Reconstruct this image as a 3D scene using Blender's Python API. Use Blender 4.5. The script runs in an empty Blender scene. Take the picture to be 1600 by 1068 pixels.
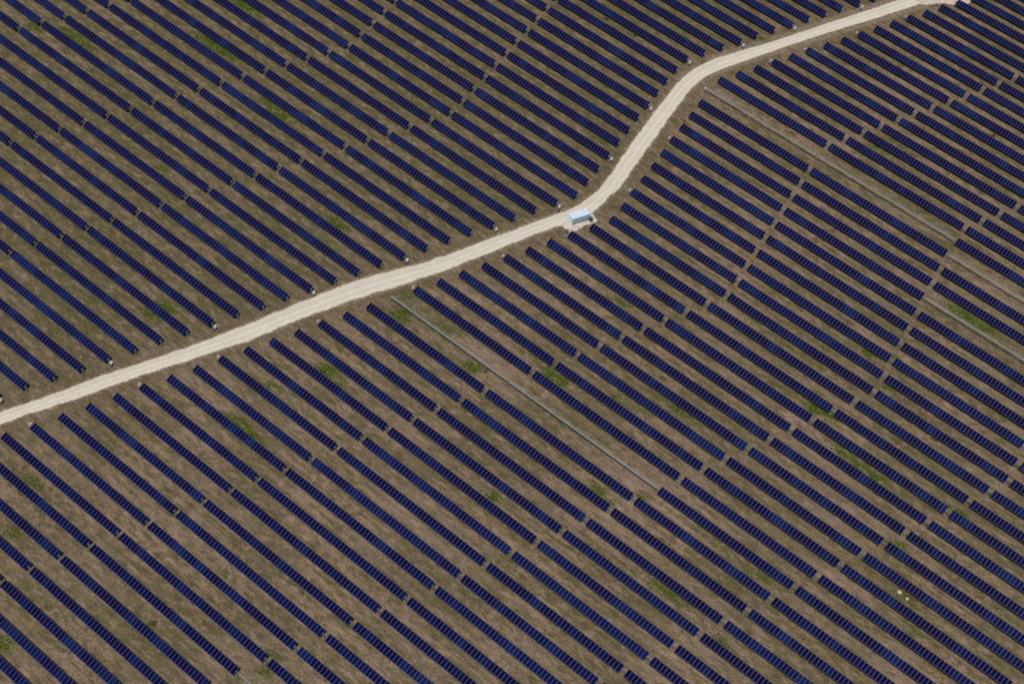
import bpy, math, random
import numpy as np

random.seed(7)
rng = np.random.default_rng(11)
scene = bpy.context.scene
COL = scene.collection

# ------------------------------------------------------------------ camera
# world: x runs along the panel rows, y across them (one row every PITCH metres), z up
AXIS = 2.0                       # height of the tracker axis above the ground
PITCH = 6.9015
FPX = 3400.0                     # focal length in pixels of a 1600 wide picture
R = np.array([0.7365729132606179, 0.6633836178183473, 0.13184278160372367])
U = np.array([-0.5219087752181577, 0.43348413760749716, 0.7346446302757321])
F = np.array([-0.4301994581598736, 0.60992924020162, -0.6655184055651848])
C = np.array([252.96413490785068, -216.91617622776673, 361.96326280050306 + AXIS])

cam_data = bpy.data.cameras.new('camera')
cam_data.sensor_width = 36.0
cam_data.lens = FPX / 1600.0 * 36.0
cam_data.clip_start = 1.0
cam_data.clip_end = 20000.0
cam = bpy.data.objects.new('camera', cam_data)
COL.objects.link(cam)
from mathutils import Matrix, Vector
M = Matrix(((R[0], U[0], -F[0], C[0]), (R[1], U[1], -F[1], C[1]), (R[2], U[2], -F[2], C[2]), (0, 0, 0, 1)))
cam.matrix_world = M
scene.camera = cam
scene.render.resolution_x = 1024
scene.render.resolution_y = 683
scene.cycles.filter_width = 1.9


def ground(px, py, z=0.0):
    """the point of the ground seen at a place in the photograph"""
    d = F * FPX + R * (px - 800.0) - U * (py - 534.0)
    t = (z - C[2]) / d[2]
    return C + t * d


def project(X):
    q = np.asarray(X, float) - C
    z = q @ F
    return np.stack([800 + FPX * (q @ R) / z, 534 - FPX * (q @ U) / z], -1)


# ------------------------------------------------------------------ light
SUN = np.array([0.325, -0.61, 1.0])
SUN /= np.linalg.norm(SUN)
elev = math.asin(SUN[2])
world = bpy.data.worlds.new('World')
scene.world = world
world.use_nodes = True
nt = world.node_tree
nt.nodes.clear()
sky = nt.nodes.new('ShaderNodeTexSky')
sky.sky_type = 'NISHITA'
sky.sun_disc = False
sky.sun_elevation = elev
sky.sun_rotation = math.atan2(SUN[0], SUN[1])
sky.altitude = 200
bg = nt.nodes.new('ShaderNodeBackground')
bg.inputs['Strength'].default_value = 0.05
wo = nt.nodes.new('ShaderNodeOutputWorld')
nt.links.new(sky.outputs[0], bg.inputs['Color'])
nt.links.new(bg.outputs[0], wo.inputs['Surface'])
sd = bpy.data.lights.new('sun', 'SUN')
sd.energy = 4.9
sd.angle = math.radians(0.5)
sd.color = (1.0, 0.965, 0.92)
so = bpy.data.objects.new('sun', sd)
COL.objects.link(so)
so.location = (0, 0, 300)
so.rotation_euler = Vector(SUN).to_track_quat('Z', 'Y').to_euler()
scene.view_settings.view_transform = 'Standard'
scene.view_settings.look = 'None'
scene.view_settings.exposure = -0.5
scene.view_settings.gamma = 1.0


# ------------------------------------------------------------------ node helpers
class NT:
    def __init__(self, name):
        self.mat = bpy.data.materials.new(name)
        self.mat.use_nodes = True
        self.t = self.mat.node_tree
        self.t.nodes.clear()
        self.out = self.t.nodes.new('ShaderNodeOutputMaterial')
        self.b = self.t.nodes.new('ShaderNodeBsdfPrincipled')
        self.t.links.new(self.b.outputs[0], self.out.inputs['Surface'])

    def node(self, kind, **kw):
        n = self.t.nodes.new(kind)
        for k, v in kw.items():
            setattr(n, k, v)
        return n

    def link(self, a, b):
        self.t.links.new(a, b)

    def put(self, sock, v):
        if isinstance(v, (int, float)):
            sock.default_value = v
        elif isinstance(v, (tuple, list)):
            sock.default_value = tuple(v) if len(v) != 3 or sock.type == 'VECTOR' else tuple(v) + (1,)
        else:
            self.link(v, sock)

    def math(self, op, a, b=0.0, clamp=False):
        n = self.node('ShaderNodeMath', operation=op, use_clamp=clamp)
        self.put(n.inputs[0], a)
        self.put(n.inputs[1], b)
        return n.outputs[0]

    def mix(self, fac, a, b, blend='MIX'):
        n = self.node('ShaderNodeMix', data_type='RGBA', blend_type=blend)
        self.put(n.inputs[0], fac)
        self.put(n.inputs[6], a)
        self.put(n.inputs[7], b)
        return n.outputs[2]

    def coords(self, scale=(1, 1, 1), rot=(0, 0, 0), src='Object'):
        tc = self.node('ShaderNodeTexCoord')
        mp = self.node('ShaderNodeMapping')
        mp.inputs['Scale'].default_value = scale
        mp.inputs['Rotation'].default_value = rot
        self.link(tc.outputs[src], mp.inputs[0])
        return mp.outputs[0]

    def noise(self, vec, scale, detail=4, rough=0.55, dist=0.0):
        n = self.node('ShaderNodeTexNoise')
        self.put(n.inputs['Vector'], vec)
        n.inputs['Scale'].default_value = scale
        n.inputs['Detail'].default_value = detail
        n.inputs['Roughness'].default_value = rough
        n.inputs['Distortion'].default_value = dist
        return n.outputs[0]

    def ramp(self, fac, lo, hi, a=0.0, b=1.0):
        n = self.node('ShaderNodeMapRange', interpolation_type='SMOOTHSTEP')
        self.put(n.inputs[0], fac)
        n.inputs[1].default_value = lo
        n.inputs[2].default_value = hi
        n.inputs[3].default_value = a
        n.inputs[4].default_value = b
        return n.outputs[0]

    def attr(self, name):
        return self.node('ShaderNodeAttribute', attribute_name=name)

    def bump(self, h, strength, dist=0.1):
        n = self.node('ShaderNodeBump')
        n.inputs['Strength'].default_value = strength
        n.inputs['Distance'].default_value = dist
        self.link(h, n.inputs['Height'])
        self.link(n.outputs[0], self.b.inputs['Normal'])


def simple(name, col, rough=0.6, metal=0.0, var=0.15, scale=3.0, spec=0.5):
    m = NT(name)
    n = m.noise(m.coords(), scale, 4)
    c = m.mix(m.ramp(n, 0.3, 0.7), tuple(x * (1 - var) for x in col), tuple(min(1, x * (1 + var)) for x in col))
    m.link(c, m.b.inputs['Base Color'])
    m.b.inputs['Roughness'].default_value = rough
    m.b.inputs['Metallic'].default_value = metal
    m.b.inputs['Specular IOR Level'].default_value = spec
    return m.mat


# glass of the modules: dark navy cells, slight differences from module to module and batch to batch
m = NT('panel_glass')
vec = m.coords()
sx = m.node('ShaderNodeSeparateXYZ')
m.link(vec, sx.inputs[0])
oi = m.node('ShaderNodeObjectInfo')
idx = m.math('FLOOR', sx.outputs[0])
wn = m.node('ShaderNodeTexWhiteNoise', noise_dimensions='2D')
cx = m.node('ShaderNodeCombineXYZ')
m.link(idx, cx.inputs[0])
m.link(m.math('MULTIPLY', oi.outputs['Random'], 917.0), cx.inputs[1])
m.link(cx.outputs[0], wn.inputs['Vector'])
cx2 = m.node('ShaderNodeCombineXYZ')
m.link(m.math('MULTIPLY', idx, 0.16), cx2.inputs[0])
m.link(m.math('MULTIPLY', oi.outputs['Random'], 431.0), cx2.inputs[1])
batch = m.noise(cx2.outputs[0], 1.0, 2)
c = m.mix(wn.outputs['Value'], (0.0013, 0.0014, 0.026), (0.0028, 0.0030, 0.042))
c = m.mix(m.math('MULTIPLY', m.ramp(oi.outputs['Random'], 0.60, 1.0), 0.55), c, (0.0030, 0.0072, 0.060))
c = m.mix(m.ramp(batch, 0.50, 0.70), c, (0.0036, 0.0125, 0.068))
wn2 = m.math('MULTIPLY', m.ramp(batch, 0.36, 0.48, 1.0, 0.0), 0.7)
c = m.mix(wn2, c, (0.0040, 0.0014, 0.022))
# ten rows of cells and the grid of fingers between them
m.link(c, m.b.inputs['Base Color'])
m.b.inputs['Roughness'].default_value = 0.12
m.b.inputs['Specular IOR Level'].default_value = 0.32
PANEL = m.mat

FRAME = simple('aluminium_frame', (0.058, 0.058, 0.135), 0.5, 0.0, 0.1)
BACK = simple('module_backsheet', (0.12, 0.12, 0.13), 0.6)
STEEL = simple('galvanised_steel', (0.20, 0.205, 0.21), 0.5, 0.2, 0.2, 2.0)
RAIL = simple('galvanised_rail', (0.23, 0.255, 0.24), 0.7, 0.0, 0.2, 2.0)
WHITE = simple('white_enamel', (0.60, 0.60, 0.61), 0.4, 0, 0.06)
GREY = simple('cabinet_grey', (0.33, 0.40, 0.47), 0.45, 0, 0.1)
LOUVRE = simple('louvre_grey', (0.17, 0.18, 0.19), 0.5)
DARKGREY = simple('dark_grey_metal', (0.05, 0.055, 0.06), 0.5, 0, 0.2)
ROOFWHITE = simple('white_roof_paint', (0.66, 0.78, 0.90), 0.45, 0, 0.05, 1.0)
CONCRETE = simple('pale_concrete', (0.52, 0.47, 0.42), 0.9, 0, 0.12, 1.3)
STONE = simple('pale_stone', (0.52, 0.46, 0.38), 0.9, 0, 0.2, 5.0)
BARK = simple('shrub_stem', (0.10, 0.07, 0.045), 0.9)


# ------------------------------------------------------------------ mesh builder
class MB:
    def __init__(self):
        self.v, self.f, self.mi = [], [], []

    def box(self, c, s, mi=0, rot=None):
        cx, cy, cz = c
        hx, hy, hz = s[0] / 2, s[1] / 2, s[2] / 2
        b = len(self.v)
        for dx in (-hx, hx):
            for dy in (-hy, hy):
                for dz in (-hz, hz):
                    p = (dx, dy, dz)
                    if rot:
                        p = tuple(rot @ Vector(p))
                    self.v.append((cx + p[0], cy + p[1], cz + p[2]))
        for q in ((0, 1, 3, 2), (4, 6, 7, 5), (0, 4, 5, 1), (2, 3, 7, 6), (0, 2, 6, 4), (1, 5, 7, 3)):
            self.f.append(tuple(b + i for i in q))
            self.mi.append(mi)

    def tube(self, a, b, r0, r1=None, n=8, mi=0):
        r1 = r0 if r1 is None else r1
        a, b = Vector(a), Vector(b)
        d = (b - a).normalized()
        s = d.orthogonal().normalized()
        t = d.cross(s)
        o = len(self.v)
        for P, r in ((a, r0), (b, r1)):
            for i in range(n):
                an = 2 * math.pi * i / n
                self.v.append(tuple(P + r * (math.cos(an) * s + math.sin(an) * t)))
        for i in range(n):
            j = (i + 1) % n
            self.f.append((o + i, o + j, o + n + j, o + n + i))
            self.mi.append(mi)
        self.f.append(tuple(o + i for i in reversed(range(n))))
        self.mi.append(mi)
        self.f.append(tuple(o + n + i for i in range(n)))
        self.mi.append(mi)

    def quad(self, pts, mi=0):
        o = len(self.v)
        self.v += [tuple(p) for p in pts]
        self.f.append(tuple(range(o, o + len(pts))))
        self.mi.append(mi)

    def mesh(self, name, mats, bevel=0.0):
        me = bpy.data.meshes.new(name)
        me.from_pydata(self.v, [], self.f)
        for x in (mats if isinstance(mats, (list, tuple)) else [mats]):
            me.materials.append(x)
        me.polygons.foreach_set('material_index', self.mi)
        if bevel:
            import bmesh
            bm = bmesh.new()
            bm.from_mesh(me)
            bmesh.ops.bevel(bm, geom=list(bm.edges), offset=bevel, segments=2, affect='EDGES', profile=0.5)
            bm.to_mesh(me)
            bm.free()
        me.update()
        return me

    def build(self, name, mats, parent=None, loc=(0, 0, 0), bevel=0.0):
        return link(name, self.mesh(name, mats, bevel), parent, loc)


def link(name, me, parent=None, loc=(0, 0, 0)):
    o = bpy.data.objects.new(name, me)
    COL.objects.link(o)
    o.location = loc
    if parent is not None:
        o.parent = parent
    return o


def tag(o, label=None, cat=None, group=None, kind=None):
    if label:
        o['label'] = label
    if cat:
        o['category'] = cat
    if group:
        o['group'] = group
    if kind:
        o['kind'] = kind
    return o


def empty(name, loc, rz=0.0):
    o = bpy.data.objects.new(name, None)
    COL.objects.link(o)
    o.location = loc
    o.rotation_euler = (0, 0, rz)
    o.empty_display_size = 0.5
    return o


def copy_tree(o, parent=None):
    c_ = o.copy()
    COL.objects.link(c_)
    c_.parent = parent
    for ch in list(o.children):
        copy_tree(ch, c_)
    return c_


# ------------------------------------------------------------------ layout of the field
US = {-4: -41.43, -3: -40.24, -2: -38.49, -1: -36.98, 0: -35.49, 1: -33.73, 2: -32.2, 3: -30.71, 4: -29.2, 5: -27.77, 6: -25.87, 7: -24.4, 8: -23.02, 9: -21.48, 10: -19.84, 11: -18.17, 12: -16.81, 13: -15.15, 14: -13.7, 15: -12.07, 16: -10.48, 17: -8.86, 18: -7.4, 19: -5.87, 20: -4.3, 21: -2.73, 22: -1.22, 23: 0.31, 24: 1.98, 25: 3.2, 26: 1.53, 27: -0.72, 28: -2.71, 29: -4.71, 30: -6.8, 31: -8.91, 32: -10.91, 33: -12.89, 34: -14.96, 35: -17.41, 36: -18.41, 37: -16.95, 38: -15.36, 39: -13.84, 40: -12.37, 41: -10.99, 42: -9.19, 43: -7.58, 44: -6.04, 45: -4.55, 46: -3.12, 47: -1.55, 48: 0.22, 49: 1.66, 50: 3.5}
UN = {2: -44.96, 3: -43.07, 4: -41.1, 5: -39.91, 6: -38.22, 7: -36.88, 8: -35.16, 9: -33.63, 10: -32.12, 11: -30.24, 12: -28.91, 13: -27.32, 14: -25.77, 15: -24.25, 16: -22.92, 17: -21.18, 18: -19.7, 19: -18.18, 20: -16.77, 21: -14.91, 22: -13.6, 23: -12.1, 24: -10.51, 25: -9.27, 26: -11.14, 27: -13.1, 28: -15.13, 29: -17.26, 30: -19.17, 31: -21.37, 32: -23.24, 33: -25.45, 34: -27.47, 35: -29.29, 36: -30.76, 37: -29.57, 38: -27.89, 39: -26.18, 40: -25.23, 41: -23.71, 42: -21.77, 43: -20.55, 44: -18.92, 45: -17.49, 46: -15.61}
for k in range(-14, -4):
    US[k] = -41.43 + 1.52 * (k + 4)
for k in range(51, 66):
    US[k] = 3.5 + 1.55 * (k - 50)
for k in range(-14, 2):
    UN[k] = -44.96 + 1.5 * (k - 2)
for k in range(47, 66):
    UN[k] = -15.61 + 1.55 * (k - 46)
GAP = 1.36
MPITCH = {39: 39.42 / 39, 46: 46.28 / 46}   # module pitch in the two kinds of table
SHORT, LONG = 39, 46            # modules in the two kinds of table
EDGE_UP = [(0, 643), (62, 622), (100, 608), (150, 588.5), (175, 580.5), (250, 556.5), (312, 534.5), (400, 500), (500, 458.5), (560, 444 - 8), (600, 425), (650, 413.5), (700, 397), (750, 378), (800, 359.5), (850, 341), (880, 330.5), (900, 322), (925, 304.5), (940, 289.5), (957.5, 267), (985, 225), (1012.5, 187.5), (1037.5, 155), (1055, 133), (1068, 119), (1082.5, 107.5), (1112.5, 92.5), (1150, 81), (1200, 67), (1250, 50.5), (1300, 34), (1350, 17.5), (1400, 1)]
EDGE_LO = [(0, 664), (56, 643.5), (100, 630.5), (175, 604), (250, 578), (325, 554), (390, 533), (475, 497), (550, 470.5), (625, 447), (700, 422), (760, 398), (800, 381.5), (840, 365), (880, 352), (905, 346), (930, 330), (950, 312), (975, 287), (995, 257), (1015, 229), (1037.5, 198), (1062.5, 162.5), (1078, 141), (1100, 122.5), (1125, 110), (1150, 101), (1200, 83.5), (1250, 66), (1300, 50), (1350, 35), (1400, 19), (1450, 2.5)]


def edge_line(pts):
    P = np.array([ground(*p)[:2] for p in pts])
    a = P[0] + (P[0] - P[3]) / np.linalg.norm(P[0] - P[3]) * 90
    b = P[-1] + (P[-1] - P[-4]) / np.linalg.norm(P[-1] - P[-4]) * 120
    return np.vstack([a, P, b])


def resample(P, n):
    d = np.r_[0, np.cumsum(np.linalg.norm(np.diff(P, axis=0), axis=1))]
    s = np.linspace(0, d[-1], n)
    return np.stack([np.interp(s, d, P[:, 0]), np.interp(s, d, P[:, 1])], 1)


def smooth(P, it=6):
    for _ in range(it):
        Q = P.copy()
        Q[1:-1] = (P[:-2] + 2 * P[1:-1] + P[2:]) / 4
        P = Q
    return P


NR = 900
up = smooth(resample(edge_line(EDGE_UP), NR), 20)
lo = smooth(resample(edge_line(EDGE_LO), NR), 20)
centre = (up + lo) / 2


def wander(n, step, amp):
    k = max(4, int(n / step))
    return np.interp(np.linspace(0, k - 1, n), np.arange(k), rng.normal(0, amp, k))


# ------------------------------------------------------------------ ground sheet
def axis_steps(lo_, hi_, st, far):
    a = np.arange(lo_, hi_ + st, st)
    out, d, x = [], st, a[-1]
    while x < far:
        d *= 1.5
        x += d
        out.append(x)
    inn, d, x = [], st, a[0]
    while x > -far:
        d *= 1.5
        x -= d
        inn.append(x)
    return np.r_[inn[::-1], a, out]


gx = axis_steps(-215, 205, 1.5, 9000)
gy = axis_steps(-75, 400, 1.5, 9000)
X, Y = np.meshgrid(gx, gy)
nx, ny = len(gx), len(gy)
xy = np.stack([X.ravel(), Y.ravel()], 1)
# patches of green weeds, where the photograph has them: x, y in the picture, length along the rows, width, strength
PATCH = [(380, 6, 14, 2.4, 1.0), (400, 15, 8, 2, .6), (122, 62, 14, 2.2, .9), (88, 48, 10, 2, .5), (55, 42, 8, 2.4, .7), (338, 72, 14, 2, 1), (362, 86, 8, 2, .8),
         (420, 160, 6, 1.8, .8), (438, 178, 9, 2.2, 1.0), (470, 205, 8, 2, .4), (233, 208, 6, 2, .5), (255, 263, 7, 2, .5), (240, 487, 5, 2.4, .95), (262, 480, 7, 2.2, .85), (350, 381, 5, 2, .5),
         (525, 350, 8, 2.2, .7), (535, 355, 5, 1.8, .7), (410, 340, 6, 2, .5), (520, 385, 6, 2, .45), (630, 492, 5, 2.4, .95), (635, 462, 4, 1.5, .6), (692, 512, 6, 2, .6), (720, 520, 5, 1.5, .5), (512, 580, 5, 2.6, .95), (525, 596, 8, 2.2, .6), (545, 625, 9, 2, .4),
         (738, 573, 5, 2.2, 1.0), (722, 560, 4, 2, .4), (425, 603, 7, 2.2, .6), (462, 617, 8, 2.2, .45), (585, 628, 7, 2, .3), (860, 585, 5, 2.2, .85), (873, 594, 5, 2.2, 1.0), (846, 568, 8, 2, .5),
         (962, 620, 6, 2, .5), (1005, 640, 7, 2, .5), (1060, 640, 22, 2.4, .55), (1035, 625, 12, 2, .4), (935, 768, 6, 2.4, .7), (950, 780, 5, 2, .6), (1003, 775, 4, 2, .6), (1276, 637, 5, 2.6, 1.0), (1292, 645, 6, 2.2, .8), (1240, 620, 8, 2, .5), (1215, 600, 10, 2, .45),
         (1320, 705, 7, 2.2, .8), (1345, 728, 9, 2.2, .8), (1368, 745, 7, 2, .8), (1300, 690, 6, 2, .5), (1505, 490, 12, 2.2, .85), (1535, 510, 12, 2.4, .7), (1560, 525, 10, 2, .4), (1397, 557, 3, 2, .7), (1360, 552, 5, 2, .7), (1295, 545, 6, 2, .5), (1230, 540, 8, 2, .5), (1392, 608, 5, 2, .6),
         (375, 662, 8, 2.2, .9), (398, 682, 6, 2, .7), (52, 752, 8, 2.6, .5), (770, 775, 5, 2.2, .75), (18, 834, 5, 2.4, .6), (8, 1004, 5, 2.6, .8), (240, 974, 1.6, 1.2, .7), (432, 1024, 5, 2.2, .55), (418, 1050, 5, 2.4, .6),
         (85, 945, 16, 3, .35), (510, 1035, 12, 3, .35), (1045, 925, 18, 3, .55), (985, 890, 10, 2.2, .4), (1130, 1002, 6, 2.2, .6), (835, 1058, 3, 1.8, .5), (965, 1008, 3, 1.4, .6), (1190, 900, 8, 2.2, .5), (1175, 895, 6, 2, .5), (1130, 857, 6, 2.2, .4),
         (1378, 232, 8, 2, .7), (1418, 240, 6, 2, .6), (1310, 120, 14, 2.2, .5), (1500, 800, 5, 2, .7), (1490, 796, 3, 2, .6), (1385, 848, 4, 2.2, .6), (1408, 852, 4, 2, .7), (1330, 870, 8, 2.4, .4), (1405, 905, 10, 2.4, .5), (1425, 940, 9, 2.6, .5), (1435, 985, 14, 3, .45), (1470, 1045, 10, 2.6, .35), (1560, 650, 7, 2, .55), (1600, 655, 6, 2, .5), (1110, 480, 4, 2, .5), (1062, 497, 7, 2, .5), (975, 475, 8, 2.2, .6), (870, 425, 9, 2, .4), (1180, 505, 5, 1.6, .5), (1550, 950, 7, 2, .3),
         (300, 60, 40, 3, .22), (150, 120, 40, 3, .2), (560, 150, 50, 3, .22), (650, 260, 60, 3, .2), (420, 300, 50, 3, .22), (250, 420, 40, 3, .2), (1150, 560, 60, 3, .22), (1240, 600, 50, 3, .25), (1330, 250, 50, 3, .24), (1450, 330, 40, 3, .2), (1080, 880, 60, 4, .24), (1450, 960, 50, 4, .24), (480, 600, 40, 4, .24), (860, 560, 30, 4, .3), (1010, 640, 50, 4, .25), (640, 700, 40, 3, .2), (700, 930, 50, 3, .18), (60, 800, 40, 4, .22), (945, 135, 8, 2, .5), (930, 215, 6, 2, .4), (1060, 50, 14, 2.4, .4), (1190, 60, 8, 2.4, .5), (1100, 100, 6, 2.2, .5), (700, 165, 10, 2, .4), (900, 320, 8, 2.6, .35), (820, 335, 10, 2.4, .4)]
green = np.zeros(len(xy))
for (px, py, ln, wd, st) in PATCH:
    g = ground(px, py)
    dx, dy = (xy[:, 0] - g[0]) / (ln * 0.62), (xy[:, 1] - g[1]) / (wd * 1.0)
    green = np.maximum(green, st * np.exp(-(dx * dx + dy * dy)))
# distance to the road (for the worn verge) on the fine part of the sheet
dist = np.full(len(xy), 99.0)
near = (np.abs(xy[:, 0]) < 230) & (xy[:, 1] > -80) & (xy[:, 1] < 410)
ids = np.where(near)[0]
cc = centre[::6]
hw = np.linalg.norm(up - lo, axis=1)[::6] / 2
for i in range(0, len(ids), 20000):
    s = ids[i:i + 20000]
    d = np.linalg.norm(xy[s][:, None] - cc[None], axis=2) - hw[None]
    dist[s] = d.min(1)
upper = np.zeros(len(xy))
ci = np.argsort(centre[:, 1])
upper[:] = 1.0 / (1 + np.exp((xy[:, 0] - np.interp(xy[:, 1], centre[ci, 1], centre[ci, 0])) / 6.0))

verts = np.zeros((len(xy), 3))
verts[:, :2] = xy
ii = np.arange(nx * ny).reshape(ny, nx)
quads = np.stack([ii[:-1, :-1], ii[:-1, 1:], ii[1:, 1:], ii[1:, :-1]], -1).reshape(-1, 4)
me = bpy.data.meshes.new('ground')
me.vertices.add(len(verts))
me.vertices.foreach_set('co', verts.ravel())
me.loops.add(quads.size)
me.loops.foreach_set('vertex_index', quads.ravel())
me.polygons.add(len(quads))
me.polygons.foreach_set('loop_start', np.arange(0, quads.size, 4))
me.update(calc_edges=True)
for nm, arr in (('green', green), ('verge', np.clip(1 - np.maximum(dist, 0) / 5.0, 0, 1)), ('upper', upper)):
    a = me.attributes.new(nm, 'FLOAT', 'POINT')
    a.data.foreach_set('value', arr.astype(np.float32))

m = NT('dry_field_soil')
iso = m.coords()
lng = m.coords(scale=(0.22, 1.0, 1.0))
big = m.noise(iso, 0.035, 3)
mid = m.noise(lng, 0.30, 5, 0.6, 0.4)
mid2 = m.noise(m.coords(scale=(0.4, 1, 1), rot=(0, 0, 0.15)), 0.55, 5, 0.65, 0.6)
fine = m.noise(iso, 2.0, 6, 0.75)
grit = m.noise(iso, 5.5, 3, 0.7)
streak = m.noise(m.coords(scale=(0.035, 1.0, 1.0)), 0.62, 2, 0.5)
spot = m.noise(iso, 0.42, 5, 0.7, 0.8)
hue = m.noise(m.coords(scale=(0.5, 1, 1)), 0.16, 4, 0.6, 0.5)
up_ = m.attr('upper').outputs['Fac']
c = m.mix(m.ramp(hue, 0.42, 0.57), (0.290, 0.197, 0.140), (0.218, 0.168, 0.086))          # pinkish earth to straw
c = m.mix(m.ramp(mid2, 0.46, 0.58, 0, 0.85), c, (0.122, 0.106, 0.052))                     # dull olive growth
c = m.mix(m.ramp(spot, 0.51, 0.62, 0, 0.7), c, (0.088, 0.066, 0.036))
c = m.mix(m.ramp(m.noise(m.coords(scale=(0.55, 1, 1)), 0.34, 6, 0.75, 1.0), 0.585, 0.66, 0, 0.8), c, (0.045, 0.034, 0.016))                     # dark weathered patches
c = m.mix(m.ramp(spot, 0.36, 0.46, 0.6, 0.0), c, (0.37, 0.268, 0.205))                     # bare pale patches
c = m.mix(m.math('MULTIPLY', m.ramp(streak, 0.50, 0.58), 0.40), c, (0.34, 0.232, 0.182))   # bare lanes
sy = m.node('ShaderNodeSeparateXYZ')
m.link(iso, sy.inputs[0])
ph = m.math('FRACT', m.math('DIVIDE', m.math('ADD', sy.outputs[1], m.math('MULTIPLY', m.noise(m.coords(scale=(0.05, 0.2, 1)), 1.0, 2), 1.2)), PITCH))
tr = m.math('ABSOLUTE', m.math('SUBTRACT', m.math('ABSOLUTE', m.math('SUBTRACT', ph, 0.56)), 0.125))
tr = m.math('MULTIPLY', m.ramp(tr, 0.015, 0.06, 1.0, 0.0), m.ramp(m.noise(m.coords(scale=(0.03, 0.15, 1)), 1.0, 3), 0.46, 0.60))
c = m.mix(m.math('MULTIPLY', tr, 0.55), c, (0.36, 0.255, 0.185))                           # wheel tracks of the mowers between the rows
c = m.mix(m.math('MULTIPLY', m.ramp(streak, 0.40, 0.48, 1.0, 0.0), 0.35), c, (0.110, 0.098, 0.044))
c = m.mix(m.math('MULTIPLY', m.ramp(big, 0.45, 0.56), 0.5), c, (0.118, 0.104, 0.050))
c = m.mix(m.math('MULTIPLY', m.ramp(m.noise(m.coords(scale=(0.6, 1, 1)), 0.055, 3, 0.5, 0.5), 0.50, 0.60), 0.45), c, (0.275, 0.200, 0.150))
c = m.mix(m.math('MULTIPLY', up_, m.ramp(mid2, 0.40, 0.56, 0.25, 0.75)), c, (0.108, 0.098, 0.044))
vg = m.attr('verge').outputs['Fac']
c = m.mix(m.math('MULTIPLY', vg, m.ramp(mid2, 0.40, 0.58, 0.75, 0.35)), c, (0.165, 0.115, 0.070))
vn = m.math('MULTIPLY', m.ramp(vg, 0.78, 1.0), m.ramp(fine, 0.42, 0.6, 0.0, 0.8))
c = m.mix(vn, c, (0.42, 0.35, 0.27))
gn = m.math('MULTIPLY', m.math('SUBTRACT', m.noise(m.coords(scale=(0.35, 1, 1)), 0.9, 5, 0.7), 0.5), 0.85)
gr = m.math('ADD', m.attr('green').outputs['Fac'], gn)
gcol = m.mix(m.ramp(fine, 0.40, 0.60), (0.034, 0.060, 0.002), (0.085, 0.130, 0.005))
c = m.mix(m.ramp(gr, 0.16, 0.66, 0, 0.95), c, gcol)
c = m.mix(m.ramp(fine, 0.40, 0.52, 0.5, 0.0), c, (0.055, 0.040, 0.022))
c = m.mix(m.ramp(fine, 0.54, 0.66, 0.0, 0.45), c, (0.40, 0.31, 0.21))
c = m.mix(m.ramp(grit, 0.40, 0.5, 0.4, 0.0), c, (0.07, 0.05, 0.028))
clod = m.noise(m.coords(scale=(0.4, 1, 1)), 0.85, 4, 0.7, 0.5)
c = m.mix(m.ramp(clod, 0.52, 0.64, 0.0, 0.5), c, (0.072, 0.058, 0.030))
c = m.mix(m.ramp(clod, 0.36, 0.47, 0.4, 0.0), c, (0.385, 0.285, 0.215))
m.link(c, m.b.inputs['Base Color'])
m.b.inputs['Roughness'].default_value = 1.0
m.b.inputs['Specular IOR Level'].default_value = 0.05
m.bump(m.math('ADD', fine, m.math('MULTIPLY', grit, 0.4)), 0.6, 0.12)
me.materials.append(m.mat)
tag(link('ground', me), kind='structure')

# ------------------------------------------------------------------ gravel road
NA = 15
T = np.linspace(0, 1, NA)
w_up = wander(NR, 3, 0.11) + wander(NR, 1, 0.06)
w_lo = wander(NR, 3, 0.13) + wander(NR, 1, 0.08)
dirn = (up - lo) / np.linalg.norm(up - lo, axis=1)[:, None]
U2 = up + dirn * (w_up[:, None] - 0.12)
L2 = lo - dirn * (w_lo[:, None] - 0.18)
rv = np.zeros((NR, NA, 3))
for j, t in enumerate(T):
    rv[:, j, :2] = L2 * (1 - t) + U2 * t
    crown = 0.02 + 0.13 * (1 - abs(2 * t - 1) ** 1.7)
    rv[:, j, 2] = crown
me = bpy.data.meshes.new('gravel_road')
ii = np.arange(NR * NA).reshape(NR, NA)
q = np.stack([ii[:-1, :-1], ii[1:, :-1], ii[1:, 1:], ii[:-1, 1:]], -1).reshape(-1, 4)
me.from_pydata(rv.reshape(-1, 3).tolist(), [], q.tolist())
# make sure it faces up
if me.polygons[0].normal.z < 0:
    me.flip_normals()
a = me.attributes.new('across', 'FLOAT', 'POINT')
a.data.foreach_set('value', np.tile(T, NR).astype(np.float32))
m = NT('pale_gravel')
iso = m.coords()
ac = m.attr('across').outputs['Fac']
wob = m.math('MULTIPLY', m.math('SUBTRACT', m.noise(iso, 0.12, 3), 0.5), 0.10)
acw = m.math('ADD', ac, wob)
def lane(pos, wid):
    return m.ramp(m.math('ABSOLUTE', m.math('SUBTRACT', acw, pos)), 0.0, wid, 1.0, 0.0)
c = m.mix(m.ramp(m.noise(iso, 0.25, 5, 0.6), 0.3, 0.7), (0.70, 0.63, 0.52), (0.76, 0.70, 0.595))
rut = m.math('MULTIPLY', m.math('MAXIMUM', m.math('MAXIMUM', lane(0.30, 0.07), lane(0.62, 0.07)), m.math('MULTIPLY', lane(0.74, 0.05), 0.7)), m.ramp(m.noise(iso, 0.5, 4, 0.6), 0.3, 0.65, 0.25, 1.0))
c = m.mix(m.math('MULTIPLY', rut, 0.75), c, (0.51, 0.455, 0.41))
c = m.mix(m.math('MULTIPLY', lane(0.46, 0.10), 0.35), c, (0.80, 0.745, 0.66))
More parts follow.
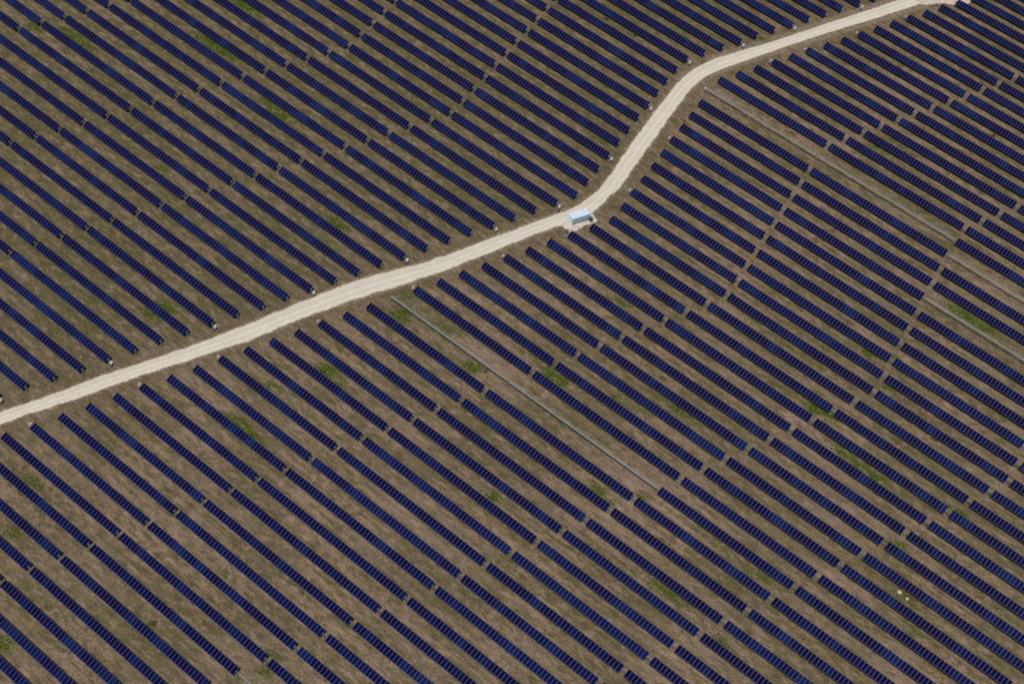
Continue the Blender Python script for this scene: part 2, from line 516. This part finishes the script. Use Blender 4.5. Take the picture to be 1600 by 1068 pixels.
c = m.mix(m.ramp(m.noise(iso, 3.0, 5, 0.7), 0.42, 0.58, 0.35, 0.0), c, (0.43, 0.37, 0.30))
edge = m.ramp(m.math('ABSOLUTE', m.math('SUBTRACT', ac, 0.5)), 0.40, 0.5)
c = m.mix(m.math('MULTIPLY', edge, m.ramp(m.noise(iso, 1.6, 5, 0.7), 0.40, 0.62)), c, (0.30, 0.235, 0.165))
m.link(c, m.b.inputs['Base Color'])
m.b.inputs['Roughness'].default_value = 1.0
m.b.inputs['Specular IOR Level'].default_value = 0.1
m.bump(m.noise(iso, 6.0, 5, 0.7), 0.35, 0.05)
me.materials.append(m.mat)
GRAVEL = m.mat
tag(link('gravel_road', me), kind='structure')


def pad(name, pts, z, mat, h=0.12):
    """a low pad with sloping ragged edges, its outline given on the ground"""
    P = np.array([ground(*p)[:2] for p in pts])
    P = resample(np.vstack([P, P[:1]]), 61)[:-1]
    P = P + rng.normal(0, 0.10, P.shape)
    c0 = P.mean(0)
    mb = MB()
    n = len(P)
    outer = [(p[0], p[1], 0.004) for p in P]
    inner = [tuple(np.r_[c0 + (p - c0) * 0.93, h]) for p in P]
    area = sum(P[i][0] * P[(i + 1) % n][1] - P[(i + 1) % n][0] * P[i][1] for i in range(n))
    o = inner if area > 0 else inner[::-1]
    mb.quad(o)
    for i in range(n):
        j = (i + 1) % n
        q_ = [outer[i], outer[j], inner[j], inner[i]]
        mb.quad(q_ if area > 0 else q_[::-1])
    return tag(mb.build(name, mat), kind='structure')


m = NT('pad_gravel')
iso = m.coords()
c = m.mix(m.ramp(m.noise(iso, 0.8, 5, 0.65), 0.35, 0.65), (0.50, 0.415, 0.33), (0.74, 0.68, 0.61))
c = m.mix(m.ramp(m.noise(iso, 4.0, 4, 0.7), 0.40, 0.6, 0.3, 0), c, (0.33, 0.26, 0.19))
m.link(c, m.b.inputs['Base Color'])
m.b.inputs['Roughness'].default_value = 1.0
m.b.inputs['Specular IOR Level'].default_value = 0.1
PADG = m.mat
pad('gravel_pad', [(876, 351), (886, 360), (894, 363.5), (904, 359), (914, 352), (926, 349), (934, 345.5), (928, 335), (915, 328), (890, 338)], 0, PADG, 0.17)
pad('gravel_pad', [(1425, 4), (1446, 7.5), (1470, 5), (1484, 6.5), (1500, 9), (1516, 5), (1522, -6), (1500, -26), (1440, -12)], 0, PADG, 0.16)

# ------------------------------------------------------------------ solar tables
TILT = math.radians(33)
MW = 2.06                        # module length across the row


def array_mesh(n):
    """n framed modules side by side, in the plane of the table (x along the row, y across)"""
    mb = MB()
    fw, th, gap = 0.055, 0.04, 0.02
    half = n // 2
    for i in range(n):
        pw = MPITCH[n]
        x0, x1 = i * pw + gap / 2, (i + 1) * pw - gap / 2
        y0, y1 = -MW / 2, MW / 2
        xm = (x0 + x1) / 2
        mb.quad([(x0 + fw, y0 + fw, 0.132), (x1 - fw, y0 + fw, 0.132), (x1 - fw, y1 - fw, 0.132), (x0 + fw, y1 - fw, 0.132)], 0)
        mb.quad([(x0 + fw, y1 - fw, 0.104), (x1 - fw, y1 - fw, 0.104), (x1 - fw, y0 + fw, 0.104), (x0 + fw, y0 + fw, 0.104)], 2)
        mb.box((x0 + fw / 2, 0, 0.12), (fw, y1 - y0, th), 1)
        mb.box((x1 - fw / 2, 0, 0.12), (fw, y1 - y0, th), 1)
        mb.box((xm, y0 + fw / 2, 0.12), (x1 - x0 - 2 * fw, fw, th), 1)
        mb.box((xm, y1 - fw / 2, 0.12), (x1 - x0 - 2 * fw, fw, th), 1)
    return mb.mesh('panel_array', [PANEL, FRAME, BACK])


def tube_mesh(n, r=0.085, mat=None):
    mb = MB()
    ln = n * MPITCH[n]
    mb.tube((-0.5, 0, 0), (ln + 0.5, 0, 0), r, n=8)
    for i in range(n + 1):                      # clamps that carry the modules
        mb.box((i * MPITCH[n], 0, 0.087), (0.05, 0.42, 0.03))
    for x in (-0.3, ln + 0.3):                   # end bearings
        mb.box((x, 0, 0), (0.10, 0.20, 0.24))
    return mb.mesh('torque_tube', mat or STEEL)


def rail_mesh():
    mb = MB()
    mb.box((0, 0.12, 0.19), (0.07, 0.95, 0.04))
    mb.box((0, 0.0, 0.13), (0.07, 0.16, 0.09))
    return mb.mesh('mounting_rail', RAIL)


def post_mesh():
    mb = MB()                                   # an I-section pile and its bearing head
    h = AXIS - 0.14
    mb.box((0, 0.07, h / 2), (0.10, 0.010, h))
    mb.box((0, -0.07, h / 2), (0.10, 0.010, h))
    mb.box((0, 0, h / 2), (0.008, 0.13, h))
    mb.box((0, 0, AXIS - 0.10), (0.10, 0.26, 0.08))
    return mb.mesh('post', STEEL)


def drive_mesh():
    mb = MB()
    mb.tube((-0.16, 0, 0), (0.16, 0, 0), 0.14, n=12)
    mb.tube((0, 0.10, -0.05), (0, 0.36, -0.05), 0.06, n=10)
    mb.box((0, 0.38, -0.05), (0.15, 0.08, 0.15))
    return mb.mesh('drive_unit', DRIVE)


DRIVE = simple('drive_casting_grey', (0.16, 0.165, 0.19), 0.55, 0, 0.1)
DRV = drive_mesh()
POST = post_mesh()
RAILM = rail_mesh()
ARR = {n: array_mesh(n) for n in (SHORT, LONG)}
TUB = {n: tube_mesh(n) for n in (SHORT, LONG)}
TUBB = {n: tube_mesh(n, 0.17, RAIL) for n in (SHORT, LONG)}


def post_spots(n):
    k = 6 if n == SHORT else 7
    ln = n * MPITCH[n]
    return [-0.36] + [ln * i / k for i in range(1, k)] + [ln + 0.36]


def make_table(n):
    t = empty('solar_table', (0, 0, 0))
    a_ = link('panel_array', ARR[n], t, (0, 0, AXIS))
    a_.rotation_euler = (TILT, 0, 0)
    link('torque_tube', TUB[n], t, (0, 0, AXIS)).rotation_euler = (TILT, 0, 0)
    for x in post_spots(n):
        link('post', POST, t, (x, 0, 0))
    link('drive_unit', DRV, t, (-0.42, 0, AXIS))
    return t


def make_bare(n):
    t = empty('bare_tracker', (0, 0, 0))
    link('torque_tube', TUBB[n], t, (0, 0, AXIS)).rotation_euler = (TILT, 0, 0)
    for i in range(2 * n + 1):
        link('mounting_rail', RAILM, t, (i / 2 * MPITCH[n], 0, AXIS)).rotation_euler = (TILT, 0, 0)
    for x in post_spots(n):
        link('post', POST, t, (x, 0, 0))
    return t


ONES = ['zero', 'one', 'two', 'three', 'four', 'five', 'six', 'seven', 'eight', 'nine', 'ten', 'eleven', 'twelve', 'thirteen', 'fourteen', 'fifteen', 'sixteen', 'seventeen', 'eighteen', 'nineteen']


def words(n):
    if n < 20:
        return ONES[n]
    return ('twenty', 'thirty', 'forty', 'fifty', 'sixty')[n // 10 - 2] + ('-' + ONES[n % 10] if n % 10 else '')


def rowwhere(k, side):
    """where a row is, counted from the nearest thing one can find"""
    marks = [(23, 'white station')]
    if side == 'S':
        marks += [(15, 'lower bare rail'), (35, 'bare rail at bend')]
    else:
        marks += [(36, 'sharp bend')]
    kk, nm = min(marks, key=lambda q_: (abs(q_[0] - k), q_[0]))
    d = k - kk
    if d == 0:
        return 'in line with ' + ('the ' + nm)
    return '%s row%s %s of the %s' % (words(abs(d)), '' if abs(d) == 1 else 's', 'right' if d > 0 else 'left', nm)


ORD = ['first', 'second', 'third', 'fourth', 'fifth']
BARE = {('S', 15, 0), ('S', 15, 1), ('S', 35, 0), ('S', 35, 1), ('S', 31, 2), ('S', 34, 2), ('S', -1, 2)}


def seen(x0, x1, y, mg=4):
    xs = np.linspace(x0, x1, 24)
    for dy, z in ((-0.85, 1.6), (0.85, 2.4), (0, 0.0)):
        p = project(np.stack([xs, np.full(24, y + dy), np.full(24, z)], 1))
        if np.any((p[:, 0] > -mg) & (p[:, 0] < 1600 + mg) & (p[:, 1] > -mg) & (p[:, 1] < 1068 + mg)):
            return True
    return False


spots = []
for k in range(-14, 66):
    y = PITCH * k
    x = US[k]
    for j, n in enumerate((SHORT, LONG, SHORT, LONG, SHORT)):
        ln = n * MPITCH[n]
        if seen(x, x + ln, y):
            spots.append(('S', k, j, x, n, y))
        x += ln + GAP
    x = UN[k]
    for j, n in enumerate((LONG, SHORT, LONG, SHORT, LONG)):
        ln = n * MPITCH[n]
        if seen(x - ln, x, y):
            spots.append(('N', k, j, x - ln, n, y))
        x -= ln + GAP
print('tables in view:', len(spots))
proto = {}
for (side, k, j, x, n, y) in spots:
    bare = (side, k, j) in BARE
    key = (bare, n)
    if key not in proto:
        proto[key] = o = (make_bare if bare else make_table)(n)
    else:
        o = copy_tree(proto[key])
    o.location = (x, y, 0)
    tilt = TILT + math.radians(random.gauss(0, 0.7))
    for ch in o.children:
        if ch.name.split('.')[0] not in ('post', 'drive_unit'):
            ch.rotation_euler = (tilt, 0, 0)
    where = 'below the road' if side == 'S' else 'above the road'
    if bare:
        if k in (15, 35):
            s_ = 'bare grey rail without panels, %s from the road, %s' % (ORD[j], 'by the straight road' if k == 15 else 'by the bend')
        elif k == -1:
            s_ = 'bare grey rail without panels, cut by the bottom edge of the photo'
        elif k == 31:
            s_ = 'bare grey rail without panels, lower one at the right edge of the photo'
        else:
            s_ = 'bare grey rail without panels, upper one at the right edge of the photo'
        tag(o, s_, 'panel rail', 'tracker rails standing without panels')
    else:
        tag(o, 'blue solar table %s %s, %s' % (ORD[j], where.replace(' the road', ' road'), rowwhere(k, side)), 'solar panel', 'solar panel tables standing in rows')

# ------------------------------------------------------------------ combiner boxes at the road ends of some rows
def make_box():
    t = empty('combiner_box', (0, 0, 0))
    mb = MB()
    mb.box((0, 0, 1.50), (0.26, 0.52, 0.72))
    mb.build('cabinet', WHITE, t, bevel=0.02)
    mb = MB()
    mb.box((0, 0, 1.89), (0.34, 0.60, 0.05))
    mb.build('rain_hood', WHITE, t)
    mb = MB()
    mb.box((0.138, 0, 1.50), (0.012, 0.44, 0.62))
    d_ = mb.build('door', WHITE, t)
    mb = MB()
    mb.box((0.152, 0.17, 1.50), (0.02, 0.03, 0.12))
    mb.build('handle', DARKGREY, d_)
    for s_ in (-1, 1):
        mb = MB()
        mb.box((0, s_ * 0.2, 0.57), (0.08, 0.06, 1.14))
        mb.build('leg', STEEL, t)
    mb = MB()
    mb.tube((0.02, 0.0, 0.02), (0.02, 0.0, 1.13), 0.05, n=8)
    mb.build('conduit', DARKGREY, t)
    return t


box0 = None
for side, ks in (('N', (1, 5, 9, 13, 17, 21, 24, 28, 32, 36, 39, 42, 46)), ('S', (1, 5, 8, 12, 16, 20, 27, 31, 35, 39, 41, 44, 47))):
    for k in ks:
        if box0 is None:
            o = box0 = make_box()
        else:
            o = copy_tree(box0)
        x = UN[k] + 1.15 if side == 'N' else US[k] - 0.95
        o.location = (x, PITCH * k + (0.0 if side == 'N' else 0.25), 0)
        o.rotation_euler = (0, 0, random.gauss(-0.35, 0.08))
        o.scale = (1.15, 1.15, 1.05) if side == 'N' else (0.95, 0.95, 1.0)
        tag(o, 'white box on legs, %s road, %s' % ('above' if side == 'N' else 'below', rowwhere(k, side)), 'electrical box', 'white boxes at the road ends of rows')

# ------------------------------------------------------------------ the station beside the road
A = ground(893.3, 353.0)
B = ground(920.8, 344.4)
ax = (B - A)[:2]
Ln = float(np.linalg.norm(ax))
ang = math.atan2(ax[1], ax[0])
st = empty('power_station', (A[0], A[1], 0.12), ang)
W_, H_ = 2.45, 2.15
mb = MB()
mb.box((Ln / 2, W_ / 2, 0.12 + H_ / 2), (Ln, W_, H_ - 0.1))
mb.build('body', simple('pale_blue_grey_paint', (0.36, 0.42, 0.47), 0.5, 0, 0.08, 0.8), st, bevel=0.03)
mb = MB()
mb.box((Ln / 2, W_ / 2, H_ + 0.13), (Ln + 0.16, W_ + 0.16, 0.12))
for i in range(9):
    mb.box((Ln * (i + 0.5) / 9, W_ / 2, H_ + 0.203), (0.06, W_, 0.03))
mb.build('roof', ROOFWHITE, st)
mb = MB()
mb.box((-0.022, W_ / 2, 0.12 + H_ / 2), (0.04, W_ - 0.2, H_ - 0.3))
mb.build('end_panel', ROOFWHITE, st)
for i in range(4):
    w = (Ln - 0.3) / 4
    mb = MB()
    mb.box((0.15 + w * (i + 0.5), -0.018, 0.12 + H_ / 2), (w - 0.08, 0.03, H_ - 0.32))
    d_ = mb.build('door', GREY, st)
    mb = MB()
    for j in range(6):
        mb.box((0.15 + w * (i + 0.5), -0.045, 0.42 + 0.09 * j), (w - 0.3, 0.022, 0.05))
    mb.build('louvre', LOUVRE, d_)
    mb = MB()
    mb.box((0.15 + w * (i + 0.86), -0.05, 1.3), (0.03, 0.03, 0.22))
    mb.build('handle', DARKGREY, d_)
mb = MB()
mb.box((Ln / 2, 0.14, 0.035), (Ln, 0.16, 0.19))
mb.box((Ln / 2, W_ - 0.14, 0.035), (Ln, 0.16, 0.19))
mb.build('skid', DARKGREY, st)
tag(st, 'white roofed station with grey doors standing beside the pale road', 'electrical station')


def cabinet(px, py, w, d, h, mat, label, rz):
    g = ground(px, py)
    t = empty('cabinet', (g[0], g[1], 0.1), rz)
    mb = MB()
    mb.box((0, 0, h / 2 + 0.1), (w, d, h - 0.1))
    mb.build('housing', mat, t, bevel=0.03)
    mb = MB()
    mb.box((0, 0, h + 0.09), (w + 0.1, d + 0.1, 0.06))
    mb.build('lid', mat, t)
    mb = MB()
    mb.box((0, -d / 2 - 0.012, h / 2 + 0.1), (w - 0.16, 0.022, h - 0.35))
    mb.build('door', mat, t)
    mb = MB()
    mb.box((0, 0, 0.04), (w + 0.2, d + 0.2, 0.12))
    mb.build('plinth', CONCRETE, t)
    return tag(t, label, 'electrical cabinet')


cabinet(884.3, 367.0, 0.75, 0.7, 1.5, simple('weathered_grey', (0.13, 0.135, 0.13), 0.6, 0, 0.15), 'dark grey cabinet left of the panels in front of the station', ang)
cabinet(922.6, 346.2, 0.75, 0.9, 1.1, simple('charcoal_paint', (0.06, 0.065, 0.065), 0.6, 0, 0.15), 'small charcoal cabinet at the right end of the white station', ang)
cabinet(1463.3, 13.0, 0.6, 0.5, 1.2, simple('mid_grey_paint', (0.15, 0.15, 0.16), 0.6, 0, 0.15), 'small grey cabinet by a row end at the top right', -0.4)

# ------------------------------------------------------------------ pale stones, shrubs
def rock(px, py, r, label, seed):
    import bmesh
    rr = random.Random(seed)
    bm = bmesh.new()
    bmesh.ops.create_icosphere(bm, subdivisions=3, radius=1.0)
    ph = [(rr.uniform(0, 6), rr.uniform(1.2, 3.0), Vector((rr.gauss(0, 1), rr.gauss(0, 1), rr.gauss(0, 1))).normalized()) for _ in range(7)]
    for v in bm.verts:
        s_ = 1 + sum(0.07 * math.sin(p + f_ * 2 * v.co.dot(d_)) for p, f_, d_ in ph)
        v.co = Vector((v.co.x * s_ * r * 1.15, v.co.y * s_ * r * 0.9, max(v.co.z * s_ * r * 0.7, -0.12 * r) + 0.1 * r))
    me_ = bpy.data.meshes.new('boulder')
    bm.to_mesh(me_)
    bm.free()
    me_.materials.append(STONE)
    g = ground(px, py)
    return tag(link('boulder', me_, None, (g[0], g[1], 0)), label, 'stone', 'pale stones between the rows')


rock(1405.3, 925.0, 0.50, 'larger pale stone on dry grass between two rows at lower right', 3)
rock(1417.6, 935.0, 0.36, 'smaller pale stone on dry grass, lower right of the larger stone', 5)

m = NT('shrub_leaf')
oi = m.node('ShaderNodeAttribute', attribute_name='tone')
c = m.mix(oi.outputs['Fac'], (0.040, 0.045, 0.014), (0.085, 0.085, 0.026))
m.link(c, m.b.inputs['Base Color'])
m.b.inputs['Roughness'].default_value = 0.8
LEAF = m.mat


def shrub(px, py, r, h, label):
    g = ground(px, py)
    t = empty('shrub', (g[0], g[1], 0), random.uniform(0, 6))
    mb = MB()
    for i in range(6):
        an = random.uniform(0, 6.28)
        mb.tube((0.05 * math.cos(an), 0.05 * math.sin(an), 0), (r * .7 * math.cos(an), r * .7 * math.sin(an), h * random.uniform(.5, .85)), 0.03, 0.01, 5)
    mb.build('stem', BARK, t)
    N_ = 420
    v, f, tone = [], [], []
    cl = [(random.gauss(0, r * .45), random.gauss(0, r * .45), h * random.uniform(.25, .85), random.uniform(.25, .5) * r) for _ in range(9)]
    for i in range(N_):
        cx_, cy_, cz_, cr_ = random.choice(cl)
        p = Vector((random.gauss(cx_, cr_ * .5), random.gauss(cy_, cr_ * .5), max(0.03, random.gauss(cz_, cr_ * .4))))
        n_ = Vector((random.gauss(0, 1), random.gauss(0, 1), random.gauss(.6, 1))).normalized()
        a_ = n_.orthogonal().normalized()
        b_ = n_.cross(a_)
        s_ = random.uniform(.05, .11)
        o_ = len(v)
        v += [tuple(p - a_ * s_), tuple(p + b_ * s_ * .6), tuple(p + a_ * s_), tuple(p - b_ * s_ * .6)]
        f.append((o_, o_ + 1, o_ + 2, o_ + 3))
        tone += [random.random()] * 4
    me_ = bpy.data.meshes.new('foliage')
    me_.from_pydata(v, [], f)
    a_ = me_.attributes.new('tone', 'FLOAT', 'POINT')
    a_.data.foreach_set('value', tone)
    me_.materials.append(LEAF)
    link('foliage', me_, t)
    return tag(t, label, 'shrub', 'low dark shrubs between the rows')


shrub(760, 581, 0.85, 0.7, 'low dark shrub beside the bare rail by the straight road')
shrub(1461, 688, 0.8, 0.8, 'low brown shrub alone between two rows at the right')
shrub(947, 31, 0.9, 0.7, 'dark shrub between rows at the top, above the road bend')
shrub(992, 57, 0.8, 0.6, 'low shrub between rows left of the top stretch of road')
shrub(240, 975, 0.7, 0.6, 'round green shrub between two rows at the lower left')
shrub(1552, 213, 0.7, 0.6, 'low shrub between rows at the upper right')

# ------------------------------------------------------------------ grass: tufts over the whole field
NT_ = 150000
px = rng.uniform(-60, 1660, NT_)
py = rng.uniform(-60, 1128, NT_)
d = F[None] * FPX + R[None] * (px[:, None] - 800) - U[None] * (py[:, None] - 534)
P = C[None] + d * ((0 - C[2]) / d[:, 2])[:, None]
P = P[:, :2]
gi = np.clip(np.searchsorted(gx, P[:, 0]), 0, nx - 1)
gj = np.clip(np.searchsorted(gy, P[:, 1]), 0, ny - 1)
flat = gj * nx + gi
gval, dv, upv = green[flat], dist[flat], upper[flat]
# clumpy cover from a few sine waves along and across the rows
cl = np.zeros(NT_)
for _ in range(14):
    kx, ky, ph = rng.normal(0, 0.10), rng.normal(0, 0.42), rng.uniform(0, 6.28)
    cl += np.sin(kx * P[:, 0] + ky * P[:, 1] + ph)
cl /= 2.6
prob = np.clip(0.42 + 0.30 * cl + 0.9 * gval + 0.15 * upv, 0.04, 1)
keep = (rng.uniform(0, 1, NT_) < prob) & (dv > 0.5)
P, gval, cl, upv = P[keep], gval[keep], cl[keep], upv[keep]
n = len(P)
h = rng.uniform(0.06, 0.28, n) * (1 + 1.8 * gval)
w = rng.uniform(0.06, 0.17, n) * (1 + 0.9 * gval)
vv = np.zeros((n, 9, 3))
for b_ in range(3):
    an = rng.uniform(0, 6.28, n)
    ca, sa = np.cos(an), np.sin(an)
    lean = rng.uniform(0.2, 1.0, n) * w
    la = rng.uniform(0, 6.28, n)
    vv[:, 3 * b_, 0] = P[:, 0] - ca * w
    vv[:, 3 * b_, 1] = P[:, 1] - sa * w
    vv[:, 3 * b_ + 1, 0] = P[:, 0] + ca * w
    vv[:, 3 * b_ + 1, 1] = P[:, 1] + sa * w
    vv[:, 3 * b_ + 2, 0] = P[:, 0] + np.cos(la) * lean
    vv[:, 3 * b_ + 2, 1] = P[:, 1] + np.sin(la) * lean
    vv[:, 3 * b_ + 2, 2] = h
    vv[:, 3 * b_:3 * b_ + 2, 2] = 0.003
dry = np.array([0.22, 0.17, 0.10])
olive = np.array([0.115, 0.102, 0.040])
grn = np.array([0.055, 0.096, 0.003])
t1 = np.clip(0.35 + 0.35 * cl + 0.3 * upv + rng.normal(0, 0.35, n), 0, 1)[:, None]
t2 = np.clip(gval * 1.9 + rng.normal(-0.05, 0.15, n), 0, 1)[:, None]
colr = dry * (1 - t1) + olive * t1
colr = colr * (1 - t2) + grn * t2
colr *= rng.uniform(0.55, 1.3, n)[:, None]
rgba = np.ones((n, 9, 4), np.float32)
rgba[:, :, :3] = colr[:, None, :]
me = bpy.data.meshes.new('grass')
me.vertices.add(n * 9)
me.vertices.foreach_set('co', vv.ravel())
me.loops.add(n * 9)
me.loops.foreach_set('vertex_index', np.arange(n * 9))
me.polygons.add(n * 3)
me.polygons.foreach_set('loop_start', np.arange(0, n * 9, 3))
me.update(calc_edges=True)
a = me.color_attributes.new('blade_colour', 'FLOAT_COLOR', 'POINT')
a.data.foreach_set('color', rgba.ravel())
m = NT('grass_blades')
m.link(m.attr('blade_colour').outputs['Color'], m.b.inputs['Base Color'])
m.b.inputs['Roughness'].default_value = 0.9
m.b.inputs['Specular IOR Level'].default_value = 0.1
me.materials.append(m.mat)
tag(link('grass', me), kind='stuff')
print('grass tufts', n)
